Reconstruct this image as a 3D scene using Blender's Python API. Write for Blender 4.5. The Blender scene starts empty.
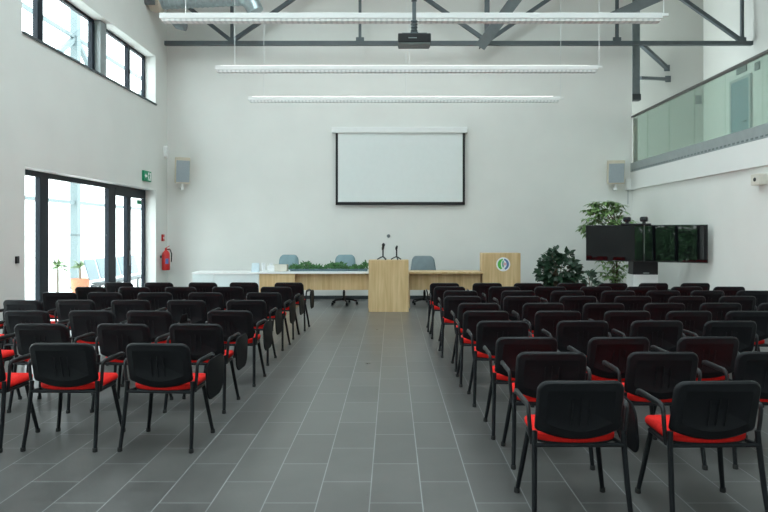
import bpy, bmesh, math, random
from mathutils import Vector, Matrix
random.seed(7)
PI = math.pi
S = bpy.context.scene
C = S.collection
F, CX, HY, H = 620.0, 392.0, 233.0, 1.68


def at(px, py, Y):
    return Vector(((px - CX) / F * Y, Y, H - (py - HY) / F * Y))


# ------------------------------------------------------------------ materials
def new_mat(name):
    m = bpy.data.materials.new(name)
    m.use_nodes = True
    nt = m.node_tree
    return m, nt, nt.nodes['Principled BSDF']


def mat(name, col, rough=0.5, metal=0.0, noise=0.06, scale=8.0, bump=0.0, bscale=200.0, spec=0.5, coat=0.0):
    m, nt, b = new_mat(name)
    N, L = nt.nodes, nt.links
    tc = N.new('ShaderNodeTexCoord')
    nz = N.new('ShaderNodeTexNoise')
    nz.inputs['Scale'].default_value = scale
    nz.inputs['Detail'].default_value = 3
    L.new(tc.outputs['Object'], nz.inputs['Vector'])
    rp = N.new('ShaderNodeValToRGB')
    lo = [max(0, c * (1 - noise)) for c in col]
    hi = [min(1, c * (1 + noise)) for c in col]
    rp.color_ramp.elements[0].color = (*lo, 1)
    rp.color_ramp.elements[0].position = 0.3
    rp.color_ramp.elements[1].color = (*hi, 1)
    rp.color_ramp.elements[1].position = 0.7
    L.new(nz.outputs['Fac'], rp.inputs['Fac'])
    L.new(rp.outputs['Color'], b.inputs['Base Color'])
    b.inputs['Roughness'].default_value = rough
    b.inputs['Metallic'].default_value = metal
    b.inputs['Specular IOR Level'].default_value = spec
    b.inputs['Coat Weight'].default_value = coat
    if bump:
        n2 = N.new('ShaderNodeTexNoise')
        n2.inputs['Scale'].default_value = bscale
        L.new(tc.outputs['Object'], n2.inputs['Vector'])
        bp = N.new('ShaderNodeBump')
        bp.inputs['Strength'].default_value = bump
        bp.inputs['Distance'].default_value = 0.002
        L.new(n2.outputs['Fac'], bp.inputs['Height'])
        L.new(bp.outputs['Normal'], b.inputs['Normal'])
    return m


def wood_mat(name, c1, c2, rough=0.45):
    m, nt, b = new_mat(name)
    N, L = nt.nodes, nt.links
    tc = N.new('ShaderNodeTexCoord')
    mp = N.new('ShaderNodeMapping')
    mp.inputs['Scale'].default_value = (9, 9, 0.6)
    L.new(tc.outputs['Object'], mp.inputs['Vector'])
    nz = N.new('ShaderNodeTexNoise')
    nz.inputs['Scale'].default_value = 1.6
    nz.inputs['Detail'].default_value = 5
    nz.inputs['Distortion'].default_value = 0.6
    L.new(mp.outputs['Vector'], nz.inputs['Vector'])
    rp = N.new('ShaderNodeValToRGB')
    rp.color_ramp.elements[0].color = (*c1, 1)
    rp.color_ramp.elements[0].position = 0.32
    rp.color_ramp.elements[1].color = (*c2, 1)
    rp.color_ramp.elements[1].position = 0.68
    L.new(nz.outputs['Fac'], rp.inputs['Fac'])
    L.new(rp.outputs['Color'], b.inputs['Base Color'])
    b.inputs['Roughness'].default_value = rough
    return m


def glass_mat(name, tint, refl=0.08, rough=0.0, dirt=0.0):
    m = bpy.data.materials.new(name)
    m.use_nodes = True
    nt = m.node_tree
    N, L = nt.nodes, nt.links
    N.remove(N['Principled BSDF'])
    out = N['Material Output']
    tr = N.new('ShaderNodeBsdfTransparent')
    tr.inputs['Color'].default_value = (*tint, 1)
    gl = N.new('ShaderNodeBsdfGlossy')
    gl.inputs['Roughness'].default_value = rough
    gl.inputs['Color'].default_value = (1, 1, 1, 1)
    # Schlick curve from the facing weight, the same on both faces of the pane
    fw = N.new('ShaderNodeLayerWeight')
    fw.inputs['Blend'].default_value = 0.5
    pw = N.new('ShaderNodeMath'); pw.operation = 'POWER'; pw.inputs[1].default_value = 4.5
    L.new(fw.outputs['Facing'], pw.inputs[0])
    lw = N.new('ShaderNodeMath'); lw.operation = 'MULTIPLY_ADD'; lw.inputs[1].default_value = 0.8; lw.inputs[2].default_value = 0.03
    L.new(pw.outputs[0], lw.inputs[0])
    mx = N.new('ShaderNodeMixShader')
    L.new(lw.outputs[0], mx.inputs['Fac'])
    L.new(tr.outputs['BSDF'], mx.inputs[1])
    L.new(gl.outputs['BSDF'], mx.inputs[2])
    last = mx
    if dirt:
        df = N.new('ShaderNodeBsdfDiffuse')
        df.inputs['Color'].default_value = (0.50, 0.60, 0.54, 1)
        m2 = N.new('ShaderNodeMixShader')
        m2.inputs['Fac'].default_value = dirt
        L.new(mx.outputs[0], m2.inputs[1])
        L.new(df.outputs[0], m2.inputs[2])
        last = m2
    L.new(last.outputs[0], out.inputs['Surface'])
    return m


def floor_mat():
    m, nt, b = new_mat('grey_floor_tiles')
    N, L = nt.nodes, nt.links
    tc = N.new('ShaderNodeTexCoord')
    sp = N.new('ShaderNodeSeparateXYZ')
    L.new(tc.outputs['Object'], sp.inputs[0])
    ax = N.new('ShaderNodeMath'); ax.operation = 'ADD'; ax.inputs[1].default_value = -4.515
    ay = N.new('ShaderNodeMath'); ay.operation = 'ADD'; ay.inputs[1].default_value = -0.189
    L.new(sp.outputs['Y'], ax.inputs[0])
    L.new(sp.outputs['X'], ay.inputs[0])
    cb = N.new('ShaderNodeCombineXYZ')
    L.new(ax.outputs[0], cb.inputs['X'])
    L.new(ay.outputs[0], cb.inputs['Y'])
    br = N.new('ShaderNodeTexBrick')
    br.offset = 0.5
    br.offset_frequency = 2
    br.inputs['Scale'].default_value = 1.0
    br.inputs['Brick Width'].default_value = 0.656
    br.inputs['Row Height'].default_value = 0.328
    br.inputs['Mortar Size'].default_value = 0.0042
    br.inputs['Mortar Smooth'].default_value = 0.25
    br.inputs['Bias'].default_value = 0.0
    br.inputs['Color1'].default_value = (0.091, 0.089, 0.086, 1)
    br.inputs['Color2'].default_value = (0.113, 0.111, 0.107, 1)
    br.inputs['Mortar'].default_value = (0.25, 0.255, 0.255, 1)
    L.new(cb.outputs[0], br.inputs['Vector'])
    nz = N.new('ShaderNodeTexNoise')
    nz.inputs['Scale'].default_value = 2.2
    nz.inputs['Detail'].default_value = 6
    nz.inputs['Roughness'].default_value = 0.6
    L.new(tc.outputs['Object'], nz.inputs['Vector'])
    mr = N.new('ShaderNodeMapRange')
    mr.inputs['From Min'].default_value = 0.3
    mr.inputs['From Max'].default_value = 0.7
    mr.inputs['To Min'].default_value = 0.86
    mr.inputs['To Max'].default_value = 1.14
    L.new(nz.outputs['Fac'], mr.inputs['Value'])
    mx = N.new('ShaderNodeVectorMath'); mx.operation = 'SCALE'
    L.new(br.outputs['Color'], mx.inputs[0])
    L.new(mr.outputs[0], mx.inputs['Scale'])
    L.new(mx.outputs['Vector'], b.inputs['Base Color'])
    rr = N.new('ShaderNodeMapRange')
    rr.inputs['To Min'].default_value = 0.24
    rr.inputs['To Max'].default_value = 0.36
    L.new(nz.outputs['Fac'], rr.inputs['Value'])
    L.new(rr.outputs[0], b.inputs['Roughness'])
    bp = N.new('ShaderNodeBump')
    bp.inputs['Strength'].default_value = 0.25
    bp.inputs['Distance'].default_value = 0.002
    inv = N.new('ShaderNodeMath'); inv.operation = 'SUBTRACT'; inv.inputs[0].default_value = 1.0
    L.new(br.outputs['Fac'], inv.inputs[1])
    L.new(inv.outputs[0], bp.inputs['Height'])
    L.new(bp.outputs['Normal'], b.inputs['Normal'])
    return m


def emit_mat(name, col, strength):
    m, nt, b = new_mat(name)
    b.inputs['Base Color'].default_value = (0.8, 0.8, 0.8, 1)
    b.inputs['Emission Color'].default_value = (*col, 1)
    b.inputs['Emission Strength'].default_value = strength
    return m


M = dict(
    floor=floor_mat(),
    wall=mat('white_wall_paint', (0.785, 0.79, 0.76), 0.75, noise=0.02, scale=1.2, bump=0.15, bscale=60),
    fascia=mat('white_fascia_paint', (0.80, 0.81, 0.79), 0.7, noise=0.015, scale=1.0),
    gallery=mat('shaded_gallery_paint', (0.60, 0.61, 0.585), 0.75, noise=0.02, scale=1.0),  # greyer than the hall walls to stand in for dimmer gallery light
    gallery_end=mat('shaded_end_wall_paint', (0.47, 0.475, 0.45), 0.75, noise=0.02, scale=1.0),  # darkest wall tone; the shade at the gallery end is put into the colour
    ceil=mat('ceiling_paint', (0.70, 0.69, 0.66), 0.8, noise=0.03, scale=1.0),
    base=mat('dark_baseboard', (0.035, 0.045, 0.05), 0.5),
    alu=mat('anthracite_aluminium', (0.006, 0.012, 0.020), 0.45, noise=0.05, spec=0.25),
    steel=mat('grey_painted_steel', (0.085, 0.105, 0.115), 0.5, noise=0.08),
    steel_l=mat('light_grey_steel', (0.15, 0.18, 0.19), 0.5, noise=0.08),
    channel=mat('railing_channel', (0.30, 0.34, 0.34), 0.4, noise=0.05),
    duct=mat('galvanised_duct', (0.42, 0.50, 0.52), 0.35, metal=0.6, noise=0.12, scale=14),
    beige=mat('beige_cap', (0.62, 0.55, 0.45), 0.6),
    white=mat('white_enamel', (0.85, 0.86, 0.85), 0.4, noise=0.015),
    whitegloss=mat('white_gloss_panel', (0.72, 0.80, 0.80), 0.15, noise=0.02),
    screen=mat('projection_screen', (0.78, 0.82, 0.81), 0.85, noise=0.01),
    black=mat('black_plastic', (0.010, 0.011, 0.013), 0.45, noise=0.1, scale=30, bump=0.12, bscale=350, spec=0.4),
    shell=mat('black_back_shell', (0.0075, 0.008, 0.010), 0.48, noise=0.1, scale=20, bump=0.25, bscale=260, spec=0.22),
    tube=mat('black_lacquered_tube', (0.006, 0.007, 0.009), 0.38, noise=0.05, spec=0.25),
    tablet=mat('black_tablet_laminate', (0.006, 0.0065, 0.008), 0.6, noise=0.05, spec=0.12),
    foot=mat('rubber_foot', (0.02, 0.02, 0.02), 0.7),
    red=mat('red_seat_fabric', (0.72, 0.016, 0.012), 0.85, noise=0.10, scale=60, bump=0.5, bscale=500, spec=0.2),
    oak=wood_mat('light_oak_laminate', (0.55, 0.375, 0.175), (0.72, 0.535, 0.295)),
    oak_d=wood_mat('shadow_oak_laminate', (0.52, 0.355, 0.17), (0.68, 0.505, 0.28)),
    chair_g=mat('blue_grey_upholstery', (0.20, 0.30, 0.33), 0.7, noise=0.06),
    chair_d=mat('slate_grey_upholstery', (0.17, 0.22, 0.24), 0.7, noise=0.06),
    tv=mat('glossy_tv_glass', (0.003, 0.003, 0.004), 0.02, noise=0.02, spec=0.4),
    lens=mat('lens_glass', (0.01, 0.012, 0.02), 0.05),
    grille=mat('grey_speaker_grille', (0.36, 0.41, 0.44), 0.7, noise=0.15, scale=120),
    spk=mat('cream_speaker_case', (0.66, 0.60, 0.48), 0.6),
    extred=mat('red_extinguisher_paint', (0.55, 0.02, 0.02), 0.3),
    label=mat('blue_label', (0.10, 0.16, 0.40), 0.5),
    green=mat('exit_green', (0.01, 0.28, 0.13), 0.45),
    pict=mat('pictogram_white', (0.85, 0.88, 0.86), 0.5),
    emb_g=mat('emblem_green', (0.10, 0.50, 0.08), 0.5),
    emb_b=mat('emblem_blue', (0.12, 0.22, 0.42), 0.5),
    emb_p=mat('emblem_pink', (0.70, 0.45, 0.48), 0.5),
    emb_t=mat('emblem_teal', (0.15, 0.42, 0.32), 0.5),
    leaf_d=mat('dark_green_leaf', (0.014, 0.042, 0.020), 0.45, noise=0.35, scale=9),
    leaf_m=mat('mid_green_leaf', (0.19, 0.31, 0.11), 0.5, noise=0.35, scale=9),
    leaf_h=mat('garland_leaf', (0.05, 0.16, 0.045), 0.5, noise=0.5, scale=20),
    leaf_o=mat('fresh_green_leaf', (0.09, 0.17, 0.03), 0.5, noise=0.3, scale=9),
    bark=mat('brown_bark', (0.16, 0.12, 0.08), 0.8, noise=0.2),
    pot=mat('terracotta_pot', (0.55, 0.20, 0.10), 0.8),
    potd=mat('dark_planter', (0.05, 0.05, 0.055), 0.6),
    soil=mat('potting_soil', (0.05, 0.035, 0.025), 0.95, noise=0.3, scale=40),
    paper=mat('white_card', (0.85, 0.87, 0.88), 0.7),
    papb=mat('pale_blue_card', (0.62, 0.74, 0.80), 0.6),
    crate=mat('beige_card', (0.68, 0.66, 0.58), 0.8),
    door=mat('blue_grey_door', (0.10, 0.19, 0.22), 0.5, noise=0.04),
    rail=mat('dark_handrail', (0.10, 0.095, 0.09), 0.4),
    pave=mat('pale_paving', (0.72, 0.72, 0.70), 0.8, noise=0.06, scale=2),
    outsteel=mat('pale_exterior_steel', (0.13, 0.17, 0.18), 0.6, noise=0.04),
    outwall=mat('pale_render', (0.80, 0.82, 0.82), 0.8),
    hedge=mat('garden_green', (0.06, 0.17, 0.06), 0.9, noise=0.6, scale=6),
    bench=mat('perforated_bench_steel', (0.10, 0.16, 0.19), 0.45, noise=0.06),
    pane=glass_mat('clear_window_glass', (0.97, 0.985, 0.98)),
    rail_glass=glass_mat('green_railing_glass', (0.76, 0.835, 0.79), dirt=0.12),
    wire=mat('steel_wire', (0.7, 0.72, 0.72), 0.4),
    proj_l=mat('projector_underside', (0.22, 0.27, 0.26), 0.5),
)


def louver_mat():
    m, nt, b = new_mat('white_louver_grid')
    N, L = nt.nodes, nt.links
    tc = N.new('ShaderNodeTexCoord')
    w = N.new('ShaderNodeTexWave')
    w.bands_direction = 'X'
    w.inputs['Scale'].default_value = 4.0
    L.new(tc.outputs['Object'], w.inputs['Vector'])
    rp = N.new('ShaderNodeValToRGB')
    rp.color_ramp.elements[0].color = (0.68, 0.70, 0.70, 1)
    rp.color_ramp.elements[0].position = 0.25
    rp.color_ramp.elements[1].color = (0.82, 0.84, 0.83, 1)
    rp.color_ramp.elements[1].position = 0.5
    L.new(w.outputs['Color'], rp.inputs['Fac'])
    L.new(rp.outputs['Color'], b.inputs['Base Color'])
    b.inputs['Roughness'].default_value = 0.4
    return m


M['louver'] = louver_mat()
M['lamp'] = emit_mat('lamp_tube', (1.0, 0.95, 0.88), 3.0)


# ------------------------------------------------------------------ helpers
def obj(name, bm, m, parent=None, smooth=False, angle=40):
    me = bpy.data.meshes.new(name)
    bmesh.ops.recalc_face_normals(bm, faces=bm.faces[:])
    bm.to_mesh(me)
    bm.free()
    me.materials.append(M[m] if isinstance(m, str) else m)
    if smooth:
        me.polygons.foreach_set('use_smooth', [True] * len(me.polygons))
        if angle < 180:
            try:
                me.set_sharp_from_angle(angle=math.radians(angle))
            except Exception:
                pass
    o = bpy.data.objects.new(name, me)
    C.objects.link(o)
    if parent:
        o.parent = parent
    return o


def thing(name, label, cat, loc=(0, 0, 0), rotz=0.0, group=None):
    o = bpy.data.objects.new(name, None)
    o.empty_display_size = 0.1
    C.objects.link(o)
    o.location = loc
    o.rotation_euler = (0, 0, rotz)
    return tag(o, label, cat, group)


def tag(o, label, cat, group=None):
    o['label'] = label
    o['category'] = cat
    if group:
        o['group'] = group
    return o


def struct(o, label=None):
    o['kind'] = 'structure'
    if label:
        o['label'] = label
    return o


def box(bm, c, s, bev=0.0, rot=None, seg=2):
    r = bmesh.ops.create_cube(bm, size=1.0)
    vs = r['verts']
    bmesh.ops.scale(bm, vec=s, verts=vs)
    if bev:
        es = list({e for v in vs for e in v.link_edges})
        rb = bmesh.ops.bevel(bm, geom=es, offset=bev, segments=seg, profile=0.5, affect='EDGES')
        vs = [v for v in rb['verts']] if rb['verts'] else vs
        vs = list({v for f in rb['faces'] for v in f.verts} | {v for v in vs if v.is_valid})
        # collect the whole island
        seen = set(vs); st = list(vs)
        while st:
            v = st.pop()
            for e in v.link_edges:
                w = e.other_vert(v)
                if w not in seen:
                    seen.add(w); st.append(w)
        vs = list(seen)
    if rot is not None:
        bmesh.ops.rotate(bm, cent=(0, 0, 0), matrix=rot, verts=vs)
    bmesh.ops.translate(bm, vec=c, verts=vs)
    return vs


def box2(bm, lo, hi, bev=0.0):
    c = [(a + b) / 2 for a, b in zip(lo, hi)]
    s = [abs(b - a) for a, b in zip(lo, hi)]
    return box(bm, c, s, bev)


def B(lo, hi, bev=0.0):
    bm = bmesh.new()
    box2(bm, lo, hi, bev)
    return bm


def tube(bm, pts, r, n=10, cap=True, ry=None, up=None):
    pts = [Vector(p) for p in pts]
    rings = []
    prev = None
    for i, p in enumerate(pts):
        if i == 0:
            d = pts[1] - p
        elif i == len(pts) - 1:
            d = p - pts[i - 1]
        else:
            d = (pts[i + 1] - p).normalized() + (p - pts[i - 1]).normalized()
        d.normalize()
        if prev is None:
            a = Vector(up) if up else (Vector((0, 0, 1)) if abs(d.z) < 0.9 else Vector((1, 0, 0)))
            u = a.cross(d).normalized()
        else:
            u = prev - d * prev.dot(d)
            u.normalize()
        v = d.cross(u)
        prev = u
        rr = r[i] if isinstance(r, (list, tuple)) else r
        r2 = ry if ry else rr
        rings.append([bm.verts.new(p + u * math.cos(2 * PI * k / n) * rr + v * math.sin(2 * PI * k / n) * r2) for k in range(n)])
    for a, b in zip(rings, rings[1:]):
        for k in range(n):
            bm.faces.new((a[k], a[(k + 1) % n], b[(k + 1) % n], b[k]))
    if cap:
        bm.faces.new(rings[0][::-1])
        bm.faces.new(rings[-1])


def bar(bm, p, q, w, h, up=(0, 0, 1)):
    """rectangular bar from p to q, w across, h along up"""
    p, q = Vector(p), Vector(q)
    d = (q - p).normalized()
    u = Vector(up).cross(d)
    if u.length < 1e-4:
        u = Vector((1, 0, 0)).cross(d)
    u.normalize()
    v = d.cross(u)
    c = [(-1, -1), (1, -1), (1, 1), (-1, 1)]
    a = [bm.verts.new(p + u * x * w / 2 + v * y * h / 2) for x, y in c]
    b = [bm.verts.new(q + u * x * w / 2 + v * y * h / 2) for x, y in c]
    for k in range(4):
        bm.faces.new((a[k], a[(k + 1) % 4], b[(k + 1) % 4], b[k]))
    bm.faces.new(a[::-1])
    bm.faces.new(b)


def lathe(bm, prof, c=(0, 0, 0), n=20, axis='Z'):
    c = Vector(c)
    rings = []
    for r, z in prof:
        ring = []
        for k in range(n):
            a = 2 * PI * k / n
            if axis == 'Z':
                p = Vector((r * math.cos(a), r * math.sin(a), z))
            elif axis == 'Y':
                p = Vector((r * math.cos(a), z, r * math.sin(a)))
            else:
                p = Vector((z, r * math.cos(a), r * math.sin(a)))
            ring.append(bm.verts.new(c + p))
        rings.append(ring)
    for a, b in zip(rings, rings[1:]):
        for k in range(n):
            bm.faces.new((a[k], a[(k + 1) % n], b[(k + 1) % n], b[k]))
    bm.faces.new(rings[0][::-1])
    bm.faces.new(rings[-1])


def rrect(w, h, r, n=6, bulge=0.0, taper=0.0):
    """rounded rectangle outline centred on 0; bulge lowers the middle of the bottom edge; taper narrows the top"""
    pts = []
    for cx, cy, a0 in ((w / 2 - r, h / 2 - r, 0), (-w / 2 + r, h / 2 - r, PI / 2), (-w / 2 + r, -h / 2 + r, PI), (w / 2 - r, -h / 2 + r, 1.5 * PI)):
        for k in range(n + 1):
            a = a0 + PI / 2 * k / n
            pts.append((cx + r * math.cos(a), cy + r * math.sin(a)))
        if a0 == PI and bulge:
            for k in range(1, 8):
                x = (-w / 2 + r) + (w - 2 * r) * k / 8
                pts.append((x, -h / 2 - bulge * (1 - (x / (w / 2 - r)) ** 2)))
    if taper:
        pts = [(x * (1 - taper * (y + h / 2) / h), y) for x, y in pts]
    return pts


def pillow(bm, outline_fn, prof, fmap):
    """stack of outlines: prof = [(inset, depth)], closed with caps; fmap(x, y, depth) -> point"""
    rings = []
    for ins, d in prof:
        rings.append([bm.verts.new(fmap(x, y, d)) for x, y in outline_fn(ins)])
    n = len(rings[0])
    for a, b in zip(rings, rings[1:]):
        for k in range(n):
            bm.faces.new((a[k], a[(k + 1) % n], b[(k + 1) % n], b[k]))
    bm.faces.new(rings[0][::-1])
    bm.faces.new(rings[-1])


def leaf(bm, base, d, nrm, ln, wd, droop=0.15):
    d = Vector(d).normalized()
    nrm = Vector(nrm)
    s = d.cross(nrm)
    if s.length < 1e-3:
        s = d.cross(Vector((0.3, 0.9, 0.2)))
    s.normalize()
    n = s.cross(d).normalized()
    base = Vector(base)
    mid = base + d * ln * 0.5 + n * ln * 0.05
    tip = base + d * ln - n * ln * droop
    a = bm.verts.new(base)
    l1 = bm.verts.new(base + d * ln * 0.35 + s * wd * 0.5 + n * wd * 0.1)
    r1 = bm.verts.new(base + d * ln * 0.35 - s * wd * 0.5 + n * wd * 0.1)
    l2 = bm.verts.new(base + d * ln * 0.7 + s * wd * 0.38 - n * ln * droop * 0.3)
    r2 = bm.verts.new(base + d * ln * 0.7 - s * wd * 0.38 - n * ln * droop * 0.3)
    m1 = bm.verts.new(mid - n * wd * 0.08)
    t = bm.verts.new(tip)
    bm.faces.new((a, r1, m1)); bm.faces.new((a, m1, l1))
    bm.faces.new((m1, r1, r2)); bm.faces.new((m1, l2, l1))
    bm.faces.new((m1, r2, t)); bm.faces.new((m1, t, l2))


def rnd(a, b):
    return random.uniform(a, b)


def rdir(zlo=-0.2, zhi=1.0):
    a = rnd(0, 2 * PI)
    z = rnd(zlo, zhi)
    r = math.sqrt(max(0.0, 1 - min(1, z * z)))
    return Vector((r * math.cos(a), r * math.sin(a), z))


# ------------------------------------------------------------------ room
XL, XR, YB, YR, ZC = -5.73, 6.12, 15.8, -9.0, 9.0
XO = -6.08          # outer face of the left wall
XG, YG = 8.94, 17.8  # gallery wall, gallery end wall


def grid_wall(lo_a, hi_a, lo_z, hi_z, holes, put):
    """tile a wall rectangle around rectangular holes; put(a0,a1,z0,z1)"""
    xs = sorted({lo_a, hi_a, *[h[0] for h in holes], *[h[1] for h in holes]})
    for a0, a1 in zip(xs, xs[1:]):
        cuts = sorted((h[2], h[3]) for h in holes if h[0] <= a0 and h[1] >= a1)
        z = lo_z
        for c0, c1 in cuts:
            if c0 > z:
                put(a0, a1, z, c0)
            z = c1
        if z < hi_z:
            put(a0, a1, z, hi_z)


D1 = (9.68, 15.05, 0.0, 2.72)
D2 = (2.9, 7.9, 0.0, 2.72)
D3 = (-6.2, -1.0, 0.0, 2.72)
W1 = (9.60, 15.03, 4.81, 5.96)
W2 = (2.9, 8.3, 4.81, 5.96)
W3 = (-4.8, 1.6, 4.81, 5.96)
bm = bmesh.new()
grid_wall(YR, YB, 0, ZC, [D1, D2, D3, W1, W2, W3], lambda a, b, c, d: box2(bm, (XO, a, c), (XL, b, d)))
struct(obj('wall_left', bm, 'wall'), 'white wall with glazed doors below and a high strip window')
struct(obj('wall_back', B((XO, YB, 0), (XR, YB + 0.3, ZC)), 'wall'), 'tall white wall behind the projection screen')
struct(obj('wall_right', B((XR, YR, 0), (XR + 0.25, YB + 0.3, 2.80)), 'wall'), 'white wall under the gallery beside the twin screens')
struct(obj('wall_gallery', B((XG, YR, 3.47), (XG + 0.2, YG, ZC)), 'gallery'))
struct(obj('wall_gallery_end', B((XR, YG, 2.8), (XG + 0.2, YG + 0.2, ZC)), 'gallery_end'), 'end wall of the gallery, its shade put into the grey')
RW = []
SK = [(-3.2, -1.4, -7.0, 13.0), (1.9, 3.7, -7.0, 13.0)]  # roof openings out of view, added to bring in fill light
bm = bmesh.new()
grid_wall(XO, XG + 0.2, 0, ZC, RW, lambda a, b, c, d: box2(bm, (a, YR - 0.3, c), (b, YR, d)))
struct(obj('wall_rear', bm, 'wall'))
struct(obj('floor', B((XO, YR - 0.3, -0.2), (XG + 0.2, YG + 0.2, 0.0)), 'floor'), 'dark grey rectangular floor tiles with pale joints')
bm = bmesh.new()
grid_wall(XO, XG + 0.2, YR - 0.3, YG + 0.2, SK, lambda a, b, c, d: box2(bm, (a, c, ZC), (b, d, ZC + 0.2)))
struct(obj('ceiling', bm, 'ceil'))
struct(obj('baseboard_back', B((XL, YB - 0.015, 0), (XR, YB, 0.085)), 'base'))
struct(obj('baseboard_right', B((XR - 0.012, YR, 0), (XR, YB, 0.10)), 'base'))
bm = bmesh.new()
for a, b in ((YR, D3[0]), (D3[1], D2[0]), (D2[1], D1[0]), (D1[1], YB - 0.02)):
    box2(bm, (XL, a, 0), (XL + 0.012, b, 0.10))
struct(obj('baseboard_left', bm, 'base'))
struct(obj('gallery_slab', B((XR, YR, 3.22), (XG, YG, 3.45)), 'ceil'), 'gallery floor slab')
struct(obj('trim_gallery_fascia', B((XR - 0.06, YR, 2.78), (XR + 0.25, YB, 3.22), 0.004), 'fascia'), 'white band below the glass railing')
struct(obj('trim_window_sill', B((XO + 0.06, W1[0], W1[2] - 0.035), (XL + 0.03, W1[1] + 0.02, W1[2]), 0.004), 'steel'), 'thin grey sill under the high window')


def glazing(name, lab, y0, y1, z0, z1, bars, frame=0.07, x=-6.02, leaf_bars=(), hbars=()):
    """fixed glazing in the left wall: frame, mullions, panes"""
    root = struct(bpy.data.objects.new(name, None), lab)
    C.objects.link(root)
    bm = bmesh.new()
    d = 0.035
    box2(bm, (x - d, y0, z1 - frame), (x + d, y1, z1))
    box2(bm, (x - d, y0, z0), (x + d, y1, z0 + frame * 0.7))
    box2(bm, (x - d, y0, z0), (x + d, y0 + frame, z1))
    box2(bm, (x - d, y1 - frame, z0), (x + d, y1, z1))
    obj('frame', bm, 'alu', root)
    edges = [y0 + frame]
    for a, b in bars:
        bb = B((x - d - 0.01, a, z0), (x + d + 0.01, b, z1 - frame), 0.003)
        obj('mullion', bb, 'alu', root)
        edges += [a, b]
    edges.append(y1 - frame)
    for a, b in zip(edges[0::2], edges[1::2]):
        obj('pane', B((x - 0.004, a, z0 + 0.02), (x + 0.004, b, z1 - 0.02)), 'pane', root)
    return root


d1 = glazing('door_1', 'dark framed glazed double door with sidelights in the window-side wall', *D1,
             bars=[(10.53, 10.79), (13.08, 13.42), (14.0, 14.2)], frame=0.09)
bm = bmesh.new()
box2(bm, (-6.06, 13.42, 2.50), (-5.97, 14.98, 2.66))
obj('door_header', bm, 'alu', d1)
bm = bmesh.new()
tube(bm, [(-5.95, 14.04, 0.95), (-5.93, 14.04, 0.98), (-5.93, 14.04, 1.25), (-5.95, 14.04, 1.28)], 0.012)
obj('handle', bm, 'steel_l', d1, True)
st = obj('sticker', B((-5.99, 14.55, 2.36), (-5.985, 14.80, 2.46)), 'green', d1)
st['label'] = 'small green sticker on the glass'
# dotted safety line across the big pane
bm = bmesh.new()
for k in range(28):
    y = 10.95 + k * 0.076
    box2(bm, (-6.013, y, 1.62), (-6.011, y + 0.036, 1.655))
obj('safety_dots', bm, 'channel', d1)
glazing('door_2', 'glazed doors beside the seating', *D2, bars=[(4.5, 4.7), (6.2, 6.4)], frame=0.09)
glazing('door_3', 'glazed doors near the camera', *D3, bars=[(-4.5, -4.35), (-2.8, -2.65)], frame=0.09)
w1 = glazing('window_1', 'high strip window with dark frames', *W1, bars=[(10.46, 10.62), (12.36, 12.46), (14.05, 14.15)], frame=0.06)
obj('post', B((-6.04, 12.46, W1[2]), (-5.86, 12.72, W1[3])), 'channel', w1)['label'] = 'grey post in front of the strip window'
glazing('window_2', None or 'high strip window further along the wall', *W2, bars=[(4.6, 4.7), (6.4, 6.5)], frame=0.06)
glazing('window_3', 'high strip window near the camera', *W3, bars=[(-3.0, -2.9), (-0.9, -0.8)], frame=0.06)
for i, (a, b, c, d) in enumerate(SK):  # frames and panes of the added, unseen skylights
    r = struct(bpy.data.objects.new('window_%d' % (4 + i), None), 'unseen roof skylight added for fill light')
    C.objects.link(r)
    bm = bmesh.new()
    z = ZC + 0.12
    box2(bm, (a, c, z - .03), (a + .06, d, z + .03)); box2(bm, (b - .06, c, z - .03), (b, d, z + .03))
    for k in range(11):
        y = c + (d - c) * k / 10
        box2(bm, (a, y - .03, z - .03), (b, y + .03, z + .03))
    obj('frame', bm, 'alu', r)
    obj('pane', B((a + .03, c + .03, z - .004), (b - .03, d - .03, z + .004)), 'pane', r)

# gallery railing
rl = thing('balcony_railing', 'green-tinted glass balcony railing with dark handrail along the gallery', 'railing', (XR, 12, 3.22))
Y0 = 12


def P(bmx):  # build in world space, shift into the railing's frame
    bmesh.ops.translate(bmx, vec=(-XR, -12, -3.22), verts=bmx.verts[:])
    return bmx


bm = bmesh.new()
box2(bm, (XR - 0.05, YR, 3.225), (XR + 0.07, YB - 0.02, 3.46))
obj('base_channel', P(bm), 'channel', rl)
bm = bmesh.new()
for k in range(140):
    y = YB - 0.2 - k * 0.14
    if y > 5:
        box2(bm, (XR - 0.056, y, 3.25), (XR - 0.05, y + 0.07, 3.28))
obj('slot_strip', P(bm), 'steel_l', rl)
ys = [YB - 0.1, 14.83]
while ys[-1] > 3:
    ys.append(ys[-1] - 1.15)
for a, b in zip(ys, ys[1:]):
    obj('glass_panel', P(B((XR - 0.008, b + 0.012, 3.46), (XR + 0.008, a - 0.012, 4.61))), 'rail_glass', rl)
obj('handrail', P(B((XR - 0.035, ys[-1], 4.605), (XR + 0.035, YB - 0.02, 4.66), 0.01)), 'rail', rl)
obj('end_post', P(B((XR + 0.03, YB - 0.08, 3.46), (XR + 0.11, YB, 4.60))), 'bark', rl)

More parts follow.
